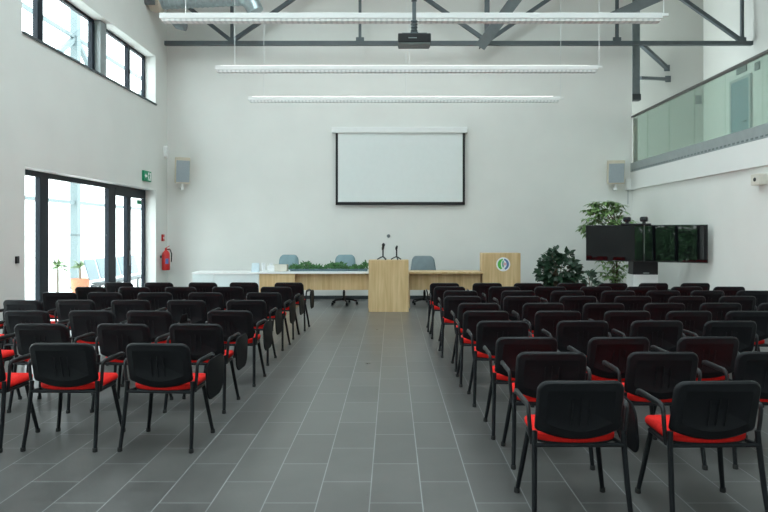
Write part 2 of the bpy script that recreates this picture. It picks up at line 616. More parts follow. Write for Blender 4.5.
# gallery door and its small fittings
gd = struct(bpy.data.objects.new('door_4', None), 'blue-grey door at the back of the gallery')
C.objects.link(gd)
obj('leaf', B((XG - 0.05, 15.45, 3.45), (XG - 0.01, 16.25, 5.58)), 'door', gd)
bm = bmesh.new()
for lo, hi in (((15.38, 3.45), (15.45, 5.65)), ((16.25, 3.45), (16.32, 5.65)), ((15.45, 5.58), (16.25, 5.65))):
    box2(bm, (XG - 0.06, lo[0], lo[1]), (XG, hi[0], hi[1]))
obj('frame', bm, 'channel', gd)
bm = bmesh.new()
tube(bm, [(XG - 0.05, 15.55, 4.5), (XG - 0.11, 15.55, 4.5), (XG - 0.11, 15.68, 4.5)], 0.012)
obj('handle', bm, 'steel', gd, True)
tag(obj('door_sign', B((XG - 0.03, 15.6, 5.76), (XG, 16.05, 5.95), 0.005), 'steel'), 'dark rectangular plate above the blue-grey gallery door', 'sign')
tag(obj('wall_vent', B((XG - 0.03, 15.05, 5.66), (XG, 15.25, 5.86), 0.005), 'steel'), 'small dark square box beside the gallery door', 'vent')
p = at(698, 100, YG)
tag(obj('control_box', B((p.x - 0.08, YG - 0.06, p.z - 0.12), (p.x + 0.08, YG, p.z + 0.12), 0.008), 'steel'), 'small dark box on the end wall of the gallery', 'box')

# ------------------------------------------------------------------ roof truss
TY, TZ = 15.4, 6.39
tr = thing('roof_truss', 'dark grey steel roof truss spanning above the projection screen', 'truss', (0, TY, TZ))
nodes = {k: (px - CX) / F * TY for k, px in dict(l=165, a=232, b=360, c=487, d=617, e=742, r=752).items()}
TT = 2.25
bm = bmesh.new(); bar(bm, (nodes['l'], 0, 0), (nodes['r'], 0, 0), 0.10, 0.10)
obj('bottom_chord', bm, 'steel', tr)
bm = bmesh.new(); bar(bm, (nodes['l'], 0, TT), (nodes['r'], 0, TT), 0.12, 0.14)
obj('top_chord', bm, 'steel', tr)
for k in 'abcde':
    bm = bmesh.new(); bar(bm, (nodes[k], 0, 0.04), (nodes[k], 0, TT), 0.07 if k != 'c' else 0.12, 0.07, up=(0, 1, 0))
    obj('strut', bm, 'steel', tr)
    bm = bmesh.new(); box(bm, (nodes[k], 0, 0.07), (0.20, 0.03, 0.16))
    obj('gusset_plate', bm, 'steel', tr)
for p, q in (('a', 'l'), ('a', 'b'), ('c', 'b'), ('c', 'd'), ('e', 'd')):
    bm = bmesh.new()
    top = (nodes[q], 0, TT) if q != 'l' else (nodes['l'], 0, 1.35)
    bar(bm, (nodes[p], 0.0, 0.05), top, 0.09, 0.09)
    obj('diagonal', bm, 'steel', tr)
# sloping braces from the truss towards the next bay
for lab, p, q, w in (('wide grey brace rising from the middle of the truss', at(480, 47, 15.25), at(524, -12, 14.2), 0.26),
                     ('wide grey brace rising beside the gallery', at(612, 17, 15.2), at(662, -5, 14.4), 0.24)):
    t = thing('roof_brace', lab, 'brace', p)
    bm = bmesh.new()
    q2 = q - p
    bar(bm, (0, 0, 0), q2 * 2.2, w, 0.03, up=(0, 1, 0.3))
    obj('flange', bm, 'steel_l', t)
    bm = bmesh.new()
    bar(bm, Vector((0, 0.08, 0)), q2 * 2.2 + Vector((0, 0.08, 0)), 0.03, 0.14, up=(0, 1, 0.3))
    obj('web', bm, 'steel', t)
t = thing('gallery_bracing', 'dark knee brace and bar at the far end of the gallery', 'brace', at(650, 70, 16.6))
o0 = at(650, 70, 16.6)
bm = bmesh.new(); bar(bm, at(640, 78, 16.4) - o0, at(668, 79, YG - 0.03) - o0, 0.10, 0.08); obj('crossbar', bm, 'steel', t)
bm = bmesh.new(); bar(bm, at(642, 45, 16.4) - o0, at(667, 68, YG - 0.03) - o0, 0.10, 0.10); obj('knee_brace', bm, 'steel', t)
bm = bmesh.new()
for q_ in ((668, 79), (667, 68)):
    box(bm, at(q_[0], q_[1], YG - 0.015) - o0, (0.16, 0.02, 0.18))
obj('wall_mount', bm, 'steel', t)
t = thing('steel_column', 'grey steel post hanging at the edge of the back wall', 'column', at(637, 100, 15.98))
o0 = at(637, 100, 15.98)
bm = bmesh.new(); box2(bm, (-0.14, -0.07, 0.12), (0.05, 0.07, ZC - o0.z)); obj('shaft', bm, 'steel_l', t)
bm = bmesh.new(); box2(bm, (-0.15, -0.09, -0.02), (0.07, 0.09, 0.14)); obj('end_plate', bm, 'base', t)

# duct
dt = thing('ventilation_duct', 'silver spiral ventilation duct with beige end in the upper corner', 'duct', at(156, 4, 14.6))
o0 = at(156, 4, 14.6)


def spiral(p, q, r):
    n = max(6, int((Vector(q) - Vector(p)).length / 0.12))
    pts, rr = [], []
    for k in range(n):
        for s, e in ((0, 1.0), (0.78, 1.0), (0.80, 1.06), (0.97, 1.06)):
            f = (k + s) / n
            pts.append(Vector(p).lerp(Vector(q), f)); rr.append(r * e)
    return pts, rr


bm = bmesh.new()
pts, rr = spiral(at(161, 1, 14.6) - o0, at(243, -3, 14.6) - o0, 0.19)
tube(bm, pts, rr, 18)
obj('duct_run', bm, 'duct', dt, True, 60)
bm = bmesh.new()
tube(bm, [at(243, -3, 14.6) - o0, at(248, -1, 14.6) - o0, at(252, 4, 14.6) - o0, at(256, 12, 14.6) - o0], [0.195, 0.2, 0.2, 0.19], 18)
obj('elbow', bm, 'duct', dt, True, 60)
bm = bmesh.new()
lathe(bm, [(0.10, -0.16), (0.17, -0.12), (0.20, 0.0), (0.20, 0.12), (0.15, 0.16)], (0.0, 0, 0), 18, 'X')
obj('end_cap', bm, 'beige', dt, True)
bm = bmesh.new()
tube(bm, [at(104, 1, 14.4) - o0, at(155, 2, 14.4) - o0], 0.07, 12)
obj('thin_pipe', bm, 'steel_l', dt, True)
bm = bmesh.new()
tube(bm, [at(172, 18, 14.5) - o0, at(178, 25, 14.5) - o0, at(186, 27, 14.5) - o0], 0.10, 12)
obj('branch_pipe', bm, 'steel_l', dt, True)

# ------------------------------------------------------------------ pendant lights
for Y, lab in ((8.8, 'long white louvred pendant light nearest the projector'),
               (11.55, 'long white pendant light, middle one of the three hanging rows'),
               (14.17, 'long white pendant light hanging closest to the back wall')):
    z = H + (HY - 18.5) * 8.8 / F
    x0, x1 = (161 - CX) / F * 8.8, (668 - CX) / F * 8.8
    xm = (x0 + x1) / 2
    t = thing('pendant_light', lab, 'pendant light', (xm, Y, z), 0, 'long pendant lights')
    hl = (x1 - x0) / 2
    bm = bmesh.new()
    box2(bm, (-hl, -0.07, -0.02), (hl - 0.10, 0.07, 0.06), 0.006)
    obj('housing', bm, 'white', t)
    bm = bmesh.new()
    box2(bm, (-hl + 0.03, -0.06, -0.055), (hl - 0.13, 0.06, -0.02))
    obj('louver', bm, 'louver', t)
    obj('track', B((-hl + 0.02, -0.02, 0.03), (hl, 0.02, 0.07)), 'white', t)
    for x in (-hl + 0.35, 0.0, hl - 0.06):
        bm = bmesh.new(); tube(bm, [(x, 0, 0.06), (x, 0, ZC - z)], 0.006, 6)
        obj('suspension_wire', bm, 'wire', t)
    bm = bmesh.new(); box2(bm, (-hl + 0.1, -0.045, 0.0605), (hl - 0.25, 0.045, 0.066))
    obj('lamp_tube', bm, 'lamp', t)

# projector
pr = thing('ceiling_projector', 'black and grey projector hanging on a pole below the ceiling', 'projector', at(414.5, 40, 8.0))
o0 = at(414.5, 40, 8.0)
w = 33 / F * 8.0
bm = bmesh.new(); box2(bm, (-w / 2, -0.02, -0.035), (w / 2, 0.235, 0.085), 0.012); obj('body', bm, 'black', pr)
bm = bmesh.new(); box2(bm, (-w / 2 + 0.006, -0.012, -0.048), (w / 2 - 0.012, 0.23, -0.034), 0.005); obj('lower_case', bm, 'proj_l', pr)
bm = bmesh.new(); lathe(bm, [(0.05, 0.0), (0.055, 0.03), (0.04, 0.035)], (0.1, 0.235, 0.02), 16, 'Y'); obj('lens', bm, 'lens', pr)
bm = bmesh.new(); box2(bm, (-0.08, -0.022, 0.018), (0.03, -0.0185, 0.028)); obj('logo_mark', bm, 'channel', pr)
bm = bmesh.new(); box2(bm, (-0.04, 0.09, -0.0505), (0.05, 0.12, -0.047)); obj('rating_plate', bm, 'channel', pr)
bm = bmesh.new()
tube(bm, [(0, 0.12, 0.08), (0, 0.12, ZC - o0.z)], 0.025, 10)
obj('pole', bm, 'steel', pr, True)
bm = bmesh.new()
box2(bm, (-0.16, 0.02, 0.085), (0.16, 0.22, 0.10))
box2(bm, (-0.05, 0.07, 0.10), (0.05, 0.17, 0.13))
for z in (0.16, 0.20, 0.24, 0.28):
    lathe(bm, [(0.02, z - 0.012), (0.045, z - 0.008), (0.045, z + 0.008), (0.02, z + 0.012)], (0, 0.12, 0), 10)
box2(bm, (-0.025, 0.095, 0.31), (0.025, 0.145, 0.52), 0.004)
for z in (0.55, 0.60, 0.65):
    lathe(bm, [(0.02, z - 0.014), (0.042, z), (0.02, z + 0.014)], (0, 0.12, 0), 10)
obj('ceiling_mount', bm, 'steel', pr)

# projection screen
a, b = at(336, 133, YB), at(464.5, 204.5, YB)
sc = thing('projection_screen', 'white roll-down projection screen with black border on the back wall', 'projection screen', ((a.x + b.x) / 2, YB - 0.10, b.z))
hw, hh = (b.x - a.x) / 2, a.z - b.z
bm = bmesh.new(); box2(bm, (-hw + 0.06, -0.002, 0.06), (hw - 0.06, 0.002, hh)); obj('fabric', bm, 'screen', sc)
bm = bmesh.new()
box2(bm, (-hw, -0.003, 0.0), (-hw + 0.06, 0.003, hh)); box2(bm, (hw - 0.06, -0.003, 0.0), (hw, 0.003, hh)); box2(bm, (-hw, -0.003, 0.0), (hw, 0.003, 0.06))
obj('border', bm, 'black', sc)
bm = bmesh.new(); tube(bm, [(-hw, 0, -0.005), (hw, 0, -0.005)], 0.014, 10); obj('bottom_bar', bm, 'black', sc, True)
bm = bmesh.new(); box2(bm, (-hw - 0.10, -0.06, hh - 0.02), (hw + 0.06, 0.085, hh + 0.13), 0.015); obj('casing', bm, 'white', sc)
bm = bmesh.new(); box2(bm, (-hw + 0.2, 0.08, hh + 0.02), (hw - 0.2, 0.10, hh + 0.10)); obj('wall_mount', bm, 'white', sc)

# speakers on the back wall
for px0, px1, py0, py1, rz, lab in ((176, 190, 157, 183, 0.46, 'grey and cream wall speaker near the exit sign'),
                                    (608.5, 624.5, 160, 183.5, -0.20, 'grey and cream wall speaker beside the gallery')):
    a, b = at(px0, py0, 15.45), at(px1, py1, 15.45)
    c = (a + b) / 2
    t = thing('wall_speaker', lab, 'speaker', c, rz, 'wall speakers')
    w, h = b.x - a.x, a.z - b.z
    R = Matrix.Rotation(0.14, 3, 'X')
    bm = bmesh.new(); box(bm, (0, 0.1, 0), (w, 0.2, h), 0.015, R); obj('case', bm, 'spk', t)
    bm = bmesh.new(); box(bm, (0, -0.002, -0.035), (w - 0.03, 0.02, h - 0.11), 0.006, R); obj('grille', bm, 'grille', t)
    bm = bmesh.new(); box2(bm, (-0.03, 0.1, -h / 2 - 0.16), (0.03, 0.35, -h / 2 - 0.10)); box2(bm, (-0.02, 0.12, -h / 2 - 0.13), (0.02, 0.16, -h / 2 + 0.1))
    bmesh.ops.translate(bm, vec=(0, -0.0, 0), verts=bm.verts[:])
    obj('bracket', bm, 'white', t)

# wall fittings, left wall
sg = thing('exit_sign', 'green emergency exit sign with running figure above the glazed door', 'sign', (XL, 14.42, 3.0))
bm = bmesh.new(); box2(bm, (0.0, -0.22, -0.12), (0.05, 0.22, 0.12), 0.006); obj('sign_box', bm, 'green', sg)
bm = bmesh.new()
X = 0.0515


def q(*pts):
    a_ = [bm.verts.new((X - 0.003, y, z)) for y, z in pts]
    b_ = [bm.verts.new((X, y, z)) for y, z in pts]
    n = len(pts)
    for k in range(n):
        bm.faces.new((a_[k], a_[(k + 1) % n], b_[(k + 1) % n], b_[k]))
    bm.faces.new(a_[::-1]); bm.faces.new(b_)


# doorway, running figure, arrow
q((0.02, -0.09), (0.19, -0.09), (0.19, 0.09), (0.02, 0.09))
obj('doorway_pictogram', bm, 'pict', sg)
bm = bmesh.new(); X = 0.0535
q((0.085, 0.045), (0.115, 0.045), (0.125, 0.065), (0.10, 0.082), (0.08, 0.065))
q((0.06, 0.04), (0.12, 0.035), (0.115, -0.02), (0.075, -0.02))
q((0.06, 0.04), (0.035, 0.0), (0.045, -0.005), (0.075, 0.025))
q((0.115, 0.035), (0.15, 0.01), (0.155, 0.02), (0.12, 0.045))
q((0.075, -0.02), (0.10, -0.02), (0.07, -0.075), (0.045, -0.075))
q((0.09, -0.02), (0.115, -0.02), (0.15, -0.06), (0.135, -0.07))
obj('running_figure', bm, 'green', sg)
bm = bmesh.new(); X = 0.0515
q((-0.18, 0.0), (-0.10, 0.06), (-0.10, 0.025), (-0.03, 0.025), (-0.03, -0.025), (-0.10, -0.025), (-0.10, -0.06))
obj('arrow', bm, 'pict', sg)

t = thing('card_reader', 'small black card reader on the wall before the glazed door', 'card reader', (XL, 9.46, 1.27))
bm = bmesh.new(); box2(bm, (0, -0.04, -0.055), (0.025, 0.04, 0.055), 0.006); obj('case', bm, 'black', t)
bm = bmesh.new(); box2(bm, (0.0245, -0.006, 0.03), (0.027, 0.006, 0.036)); obj('indicator', bm, 'steel_l', t)
bm = bmesh.new(); box2(bm, (-0.004, -0.03, -0.045), (0.004, 0.03, 0.045)); obj('wall_mount', bm, 'steel_l', t)

t = thing('wall_sensor', 'white oval alarm sounder high in the corner by the speaker', 'sensor', (XL, 15.62, 3.72))
bm = bmesh.new()
pillow(bm, lambda i: rrect(0.14 - 2 * i, 0.32 - 2 * i, 0.065 - i), [(0, 0), (0, 0.05), (0.02, 0.075)], lambda x, y, d: Vector((d, x, y)))
obj('case', bm, 'white', t, True)
bm = bmesh.new(); box2(bm, (0.0, 0.065, -0.12), (0.02, 0.085, 0.12)); obj('back_plate', bm, 'steel', t)

t = thing('fire_alarm_button', 'small red call point on the wall above the fire extinguisher', 'alarm button', (XL, 15.46, 1.56))
bm = bmesh.new(); box2(bm, (0, -0.06, -0.085), (0.04, 0.06, 0.085), 0.006); obj('case', bm, 'extred', t)
bm = bmesh.new(); box2(bm, (0.04, -0.025, -0.03), (0.043, 0.025, 0.02)); obj('press_plate', bm, 'pict', t)
bm = bmesh.new(); box2(bm, (-0.004, -0.05, -0.07), (0.004, 0.05, 0.07)); obj('wall_mount', bm, 'extred', t)

t = thing('fire_extinguisher', 'red fire extinguisher with blue label hanging in the corner', 'fire extinguisher', (XL + 0.13, 15.36, 0.76))
bm = bmesh.new()
lathe(bm, [(0.085, 0.0), (0.095, 0.02), (0.095, 0.38), (0.085, 0.43), (0.05, 0.475), (0.03, 0.49), (0.03, 0.51)], (0, 0, 0), 20)
obj('cylinder', bm, 'extred', t, True)
bm = bmesh.new(); box2(bm, (-0.02, -0.02, 0.50), (0.02, 0.02, 0.55)); bar(bm, (0, 0, 0.55), (0.10, -0.03, 0.60), 0.02, 0.012); bar(bm, (0, 0, 0.52), (0.11, -0.03, 0.53), 0.02, 0.012)
obj('valve_handle', bm, 'extred', t)
bm = bmesh.new(); tube(bm, [(0.02, 0.0, 0.52), (0.09, 0.05, 0.50), (0.12, 0.06, 0.40), (0.115, 0.05, 0.20)], 0.014, 8); obj('hose', bm, 'black', t, True)
bm = bmesh.new()
n = 8
r0 = 0.0965
for k in range(n):
    a0, a1 = -PI / 2 + 0.2 + 0.8 * k / n, -PI / 2 + 0.2 + 0.8 * (k + 1) / n
    vs = [bm.verts.new((r0 * math.cos(a), r0 * math.sin(a), z)) for a, z in ((a0, 0.16), (a1, 0.16), (a1, 0.29), (a0, 0.29))]
    bm.faces.new(vs)
obj('label_patch', bm, 'label', t)
bm = bmesh.new(); box2(bm, (-0.13, -0.05, 0.30), (-0.09, 0.05, 0.36)); obj('wall_mount', bm, 'steel', t)

p = at(388.5, 236, YB)
t = thing('wall_button', 'small grey round sensor on the back wall above the lectern microphones', 'sensor', (p.x, YB, p.z))
bm = bmesh.new(); lathe(bm, [(0.045, 0), (0.045, -0.02), (0.03, -0.03)], (0, 0, 0), 14, 'Y'); obj('case', bm, 'steel_l', t)
bm = bmesh.new(); lathe(bm, [(0.015, -0.029), (0.012, -0.036)], (0, 0, 0), 12, 'Y'); obj('knob', bm, 'steel', t)
p = at(762, 180, 10.3)
t = thing('wall_camera', 'small beige box fitted under the gallery band', 'camera', (XR, 10.22, p.z))
bm = bmesh.new(); box2(bm, (-0.14, -0.12, -0.09), (0, 0.12, 0.09), 0.01); obj('case', bm, 'crate', t)
bm = bmesh.new(); lathe(bm, [(0.035, -0.14), (0.03, -0.15)], (0, 0, 0), 12, 'X'); obj('lens', bm, 'lens', t)
p = at(632.5, 184, 15.6)
t = thing('junction_box', 'small white box at the wall corner beside the speaker', 'box', (6.0, YB, p.z))
bm = bmesh.new(); box2(bm, (-0.06, -0.10, -0.14), (0.07, 0, 0.14), 0.008); obj('case', bm, 'white', t)
bm = bmesh.new(); tube(bm, [(0, -0.04, -0.14), (0, -0.03, -0.5)], 0.008, 6); obj('cable', bm, 'channel', t)
bm = bmesh.new(); box2(bm, (-0.05, -0.004, -0.12), (0.06, 0.003, 0.12)); obj('wall_mount', bm, 'white', t)

# ------------------------------------------------------------------ desk and lecterns
DY, DZ = 13.7, 0.80


def X_(px, Y=DY):
    return (px - CX) / F * Y


ct = thing('white_counter', 'white gloss counter running from the corner to the oak desk', 'counter', (X_(225), DY, 0))
bm = bmesh.new(); box2(bm, (X_(192) - X_(225), -0.02, DZ - 0.03), (X_(259) - X_(225) - 0.005, 0.62, DZ + 0.012), 0.004); obj('counter_top', bm, 'white', ct)
for p0, p1 in ((192.5, 213.5), (214, 258.7)):
    bm = bmesh.new(); box2(bm, (X_(p0) - X_(225), 0.0, 0.0), (X_(p1) - X_(225), 0.03, DZ - 0.03), 0.003); obj('front_panel', bm, 'whitegloss', ct)
bm = bmesh.new(); box2(bm, (X_(192.5) - X_(225), 0.03, 0.0), (X_(193.5) - X_(225), 0.60, DZ - 0.03)); obj('side_panel', bm, 'whitegloss', ct)

dk = thing('presidium_desk', 'long oak desk with white top on the window side of the lectern', 'desk', (X_(314), DY, 0))
ox = X_(314)
bm = bmesh.new(); box2(bm, (X_(259) - ox, -0.03, DZ - 0.02), (X_(369) - ox, 0.62, DZ + 0.025), 0.004); obj('desk_top', bm, 'white', dk)
bm = bmesh.new(); box2(bm, (X_(259.3) - ox, 0.0, 0.0), (X_(295) - ox, 0.56, DZ - 0.02), 0.003); obj('pedestal', bm, 'oak', dk)
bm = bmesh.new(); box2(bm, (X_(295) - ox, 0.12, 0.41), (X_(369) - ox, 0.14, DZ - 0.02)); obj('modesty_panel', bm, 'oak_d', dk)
bm = bmesh.new(); box2(bm, (X_(368) - ox, 0.12, 0.0), (X_(369) - ox, 0.58, DZ - 0.02)); obj('end_panel', bm, 'oak', dk)

dk = thing('presidium_desk', 'shorter oak desk between the two lecterns', 'desk', (X_(446), DY, 0))
ox = X_(446)
bm = bmesh.new(); box2(bm, (X_(409) - ox, -0.03, DZ - 0.02), (X_(482.3) - ox, 0.62, DZ + 0.02), 0.004); obj('desk_top', bm, 'oak', dk)
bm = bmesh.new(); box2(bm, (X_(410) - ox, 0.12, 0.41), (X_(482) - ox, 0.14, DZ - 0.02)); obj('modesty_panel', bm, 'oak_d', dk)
bm = bmesh.new(); box2(bm, (X_(409.2) - ox, 0.12, 0.0), (X_(410.2) - ox, 0.58, DZ - 0.02)); obj('end_panel', bm, 'oak', dk)
bm = bmesh.new(); box2(bm, (X_(481.2) - ox, 0.12, 0.0), (X_(482.2) - ox, 0.58, DZ - 0.02)); obj('end_panel', bm, 'oak', dk)

PY = 13.2
x0, x1 = (368.6 - CX) / F * PY, (408.6 - CX) / F * PY
ptop = H - (260.3 - HY) * PY / F
pc = (x0 + x1) / 2
lt = thing('lectern', 'plain oak lectern with two small microphone stands at the end of the aisle', 'lectern', (pc, PY, 0))
hw = (x1 - x0) / 2
bm = bmesh.new(); box2(bm, (-hw, 0, 0), (hw, 0.022, ptop - 0.022), 0.002); obj('front_panel', bm, 'oak', lt)
for s in (-1, 1):
    bm = bmesh.new(); box2(bm, (s * hw - s * 0.022, 0.022, 0), (s * hw, 0.46, ptop - 0.022)); obj('side_panel', bm, 'oak', lt)
bm = bmesh.new(); box2(bm, (-hw, 0, ptop - 0.022), (hw, 0.46, ptop), 0.002); obj('top', bm, 'oak', lt)
bm = bmesh.new(); box2(bm, (-hw + 0.022, 0.022, 0.6), (hw - 0.022, 0.45, 0.62)); obj('shelf', bm, 'oak', lt)
for px in (383.0, 396.6):
    x = (px - CX) / F * 13.35
    t = thing('microphone_stand', 'small black tripod microphone stand on the plain lectern, %s' % ('closer to the window-side desk' if px < 390 else 'closer to the shorter desk'), 'microphone', (x, 13.35, ptop), 0.2, 'microphones on the lectern')
    for k in range(3):
        a = PI / 6 + k * 2 * PI / 3 + (0.3 if px < 390 else 0)
        bm = bmesh.new(); tube(bm, [(0, 0, 0.075), (0.06 * math.cos(a), 0.06 * math.sin(a), 0.05), (0.125 * math.cos(a), 0.125 * math.sin(a), 0.013)], 0.013, 8)
        obj('leg', bm, 'black', t, True)
    bm = bmesh.new(); tube(bm, [(0, 0, 0.06), (0, 0, 0.23)], 0.016, 8); obj('pole', bm, 'black', t, True)
    bm = bmesh.new()
    if px < 390:
        tube(bm, [(0, 0.03, 0.22), (0, 0.0, 0.27), (0, -0.04, 0.31)], [0.022, 0.028, 0.024], 10)
        tube(bm, [(0, -0.04, 0.31), (0, -0.06, 0.335), (0, -0.075, 0.35)], [0.032, 0.036, 0.024], 10)
    else:
        tube(bm, [(0, 0.03, 0.22), (0, 0.01, 0.26), (0.005, -0.02, 0.30)], [0.02, 0.026, 0.02], 10)
    obj('microphone_head', bm, 'black', t, True)

PY2 = 13.75
x0, x1 = (482.6 - CX) / F * PY2, (520.6 - CX) / F * PY2
ptop = H - (253.2 - HY) * PY2 / F
pc = (x0 + x1) / 2
hw = (x1 - x0) / 2
lt = thing('lectern', 'tall oak lectern with a round green and blue emblem', 'lectern', (pc, PY2, 0))
bm = bmesh.new(); box2(bm, (-hw, 0, 0), (hw, 0.022, ptop - 0.022), 0.002); obj('front_panel', bm, 'oak', lt)
for s in (-1, 1):
    bm = bmesh.new(); box2(bm, (s * hw - s * 0.022, 0.022, 0), (s * hw, 0.42, ptop - 0.022)); obj('side_panel', bm, 'oak', lt)
bm = bmesh.new(); box2(bm, (-hw, 0, ptop - 0.022), (hw, 0.42, ptop), 0.002); obj('top', bm, 'oak', lt)
ec = at(503.2, 264.3, PY2)
ex, ez = ec.x - pc, ec.z
er = 7.0 / F * PY2


def flat(bm, pts, y0, y1):
    a_ = [bm.verts.new((ex + x * er, y0, ez + z * er)) for x, z in pts]
    b_ = [bm.verts.new((ex + x * er, y1, ez + z * er)) for x, z in pts]
    n = len(pts)
    for k in range(n):
        bm.faces.new((a_[k], a_[(k + 1) % n], b_[(k + 1) % n], b_[k]))
    bm.faces.new(a_[::-1]); bm.faces.new(b_)


def arc(r, a0, a1, n=12, sx=1.0, sz=1.0, ox=0, oz=0):
    return [(ox + r * sx * math.cos(math.radians(a0 + (a1 - a0) * k / n)), oz + r * sz * math.sin(math.radians(a0 + (a1 - a0) * k / n))) for k in range(n + 1)]


em = None
bm = bmesh.new(); flat(bm, arc(1.0, 0, 352, 44), -0.006, 0.001); em = obj('emblem', bm, 'paper', lt); em['label'] = 'round emblem, white with green and blue shapes'
bm = bmesh.new(); flat(bm, arc(0.80, 95, 245) + arc(0.62, 245, 95, 12, 0.55, 1.0, 0.0), -0.0085, -0.006); obj('green_crescent', bm, 'emb_g', em)
bm = bmesh.new(); flat(bm, arc(0.82, 80, -70) + arc(0.60, -70, 80, 12, 0.8, 1.0, 0.0), -0.0085, -0.006); obj('blue_crescent', bm, 'emb_b', em)
bm = bmesh.new(); flat(bm, arc(0.55, 60, 300, 12, 0.35, 0.9, 0.0, 0.05), -0.0085, -0.006); obj('teal_leaf', bm, 'emb_t', em)
bm = bmesh.new(); flat(bm, arc(0.24, 0, 345, 14, 1, 0.9, 0.22, 0.05), -0.0095, -0.006); obj('pink_dot', bm, 'emb_p', em)

# items on the desk
p = at(260, 272, DY + 0.2)
for px, w, hgt, m, n, lab, y in ((258.5, 0.16, 0.20, 'papb', 'name_card', 'pale blue folded card standing where the counter meets the desk', 0.10),
                                (263.5, 0.10, 0.18, 'paper', 'paper_cup', 'white paper cup beside the pale blue card', 0.25),
                                (271.5, 0.16, 0.17, 'paper', 'tissue_box', 'white tissue box on the desk next to the paper cup', 0.2),
                                (281.5, 0.28, 0.15, 'crate', 'carton', 'low beige carton on the desk beside the greenery', 0.2)):
    x = X_(px, DY + y)
    t = thing(n, lab, n.replace('_', ' '), (x, DY + y, DZ + 0.025))
    bm = bmesh.new()
    if n == 'name_card':
        t.location.x = X_(255.5, DY + y)
        t.location.z = DZ + 0.012
        bar(bm, (-w / 2, -0.05, 0.003), (-w / 2, -0.05, 0.003 + 1e-3), 0.001, 0.001)
        bm.clear()
        for s in (-1, 1):
            v = [bm.verts.new(c) for c in ((-w / 2, s * 0.06, 0), (w / 2, s * 0.06, 0), (w / 2, 0, hgt), (-w / 2, 0, hgt))]
            bm.faces.new(v)
        obj('folded_card', bm, m, t)
    elif n == 'paper_cup':
        lathe(bm, [(0.035, 0), (0.045, hgt - 0.01), (0.048, hgt), (0.04, hgt - 0.004)], (0, 0, 0), 16)
        obj('cup', bm, m, t, True)
    elif n == 'tissue_box':
        box2(bm, (-w / 2, -0.06, 0), (w / 2, 0.06, hgt * 0.7), 0.004)
        obj('box', bm, m, t)
        bm = bmesh.new()
        for k in range(5):
            leaf(bm, (rnd(-.03, .03), 0, hgt * 0.69), (rnd(-.4, .4), rnd(-.3, .3), 1), (0, -1, 0), 0.07, 0.06)
        obj('tissue', bm, 'paper', t)
    else:
        box2(bm, (-w / 2, -0.1, 0), (w / 2, 0.1, 0.006))
        for lo, hi in (((-w / 2, -0.1), (w / 2, -0.094)), ((-w / 2, 0.094), (w / 2, 0.1)), ((-w / 2, -0.1), (-w / 2 + .006, 0.1)), ((w / 2 - .006, -0.1), (w / 2, 0.1))):
            box2(bm, (lo[0], lo[1], 0), (hi[0], hi[1], hgt))
        obj('carton_body', bm, m, t)
gx0, gx1 = X_(290.5, DY + 0.2), X_(367.5, DY + 0.2)
t = thing('table_greenery', 'long low row of green leafy plants along the front of the oak desk', 'plant', ((gx0 + gx1) / 2, DY + 0.2, DZ + 0.025))
hl = (gx1 - gx0) / 2
bm = bmesh.new(); box2(bm, (-hl, -0.07, 0), (hl, 0.07, 0.055), 0.006); obj('trough', bm, 'bench', t)
bm = bmesh.new()
for k in range(900):
    x = rnd(-hl, hl)
    top = 0.12 + 0.05 * math.sin(x * 9.0) + 0.03 * math.sin(x * 23 + 1)
    d = rdir(0.0, 1.0)
    leaf(bm, (x, rnd(-.06, .06), rnd(0.04, max(0.06, top))), d, (0, -1, 0.4), rnd(0.05, 0.10), rnd(0.02, 0.045))
obj('foliage', bm, 'leaf_h', t)


# swivel chairs behind the desk
def swivel(px, Y, m, lab, w, rz, top_py):
    ztop = H - (top_py - HY) * (Y + 0.25) / F
    t = thing('office_chair', lab, 'office chair', ((px - CX) / F * Y, Y, 0), rz, 'swivel chairs behind the desks')
    bm = bmesh.new()
    h = ztop - 0.50
    pillow(bm, lambda i: rrect(w - 2 * i, h - 2 * i, 0.12 - i, taper=0.26), [(0.02, -0.01), (0.0, 0.015), (0.0, 0.045), (0.03, 0.075)],
           lambda x, y, d: Vector((x, 0.20 + 0.04 + d - 0.35 * x * x / w + (y + h / 2) * 0.10, 0.50 + y + h / 2)))
    obj('backrest', bm, m, t, True, 60)
    bm = bmesh.new()
    pillow(bm, lambda i: rrect(0.50 - 2 * i, 0.48 - 2 * i, 0.10 - i), [(0.03, 0.42), (0.0, 0.44), (0.0, 0.485), (0.03, 0.51)], lambda x, y, d: Vector((x, y, d)))
    obj('seat', bm, m, t, True, 60)
    bm = bmesh.new(); tube(bm, [(0, 0.10, 0.43), (0, 0.26, 0.45), (0, 0.31, 0.60)], 0.025, 8); obj('back_bracket', bm, 'black', t, True)
    bm = bmesh.new(); lathe(bm, [(0.055, 0.09), (0.055, 0.13), (0.03, 0.15), (0.03, 0.30), (0.022, 0.30), (0.022, 0.43)], (0, 0, 0), 14); obj('gas_lift', bm, 'black', t, True)
    for k in range(5):
        a = -PI / 2 + k * 2 * PI / 5 + 0.31
        c, s = math.cos(a), math.sin(a)
        bm = bmesh.new(); tube(bm, [(0.03 * c, 0.03 * s, 0.125), (0.2 * c, 0.2 * s, 0.105), (0.31 * c, 0.31 * s, 0.075)], [0.026, 0.022, 0.016], 8)
        lg = obj('base_spoke', bm, 'black', t, True)
        bm = bmesh.new(); lathe(bm, [(0.022, -0.025), (0.03, -0.02), (0.03, 0.02), (0.022, 0.025)], (0.31 * c, 0.31 * s, 0.03), 12, 'X'); obj('caster', bm, 'black', lg, True)


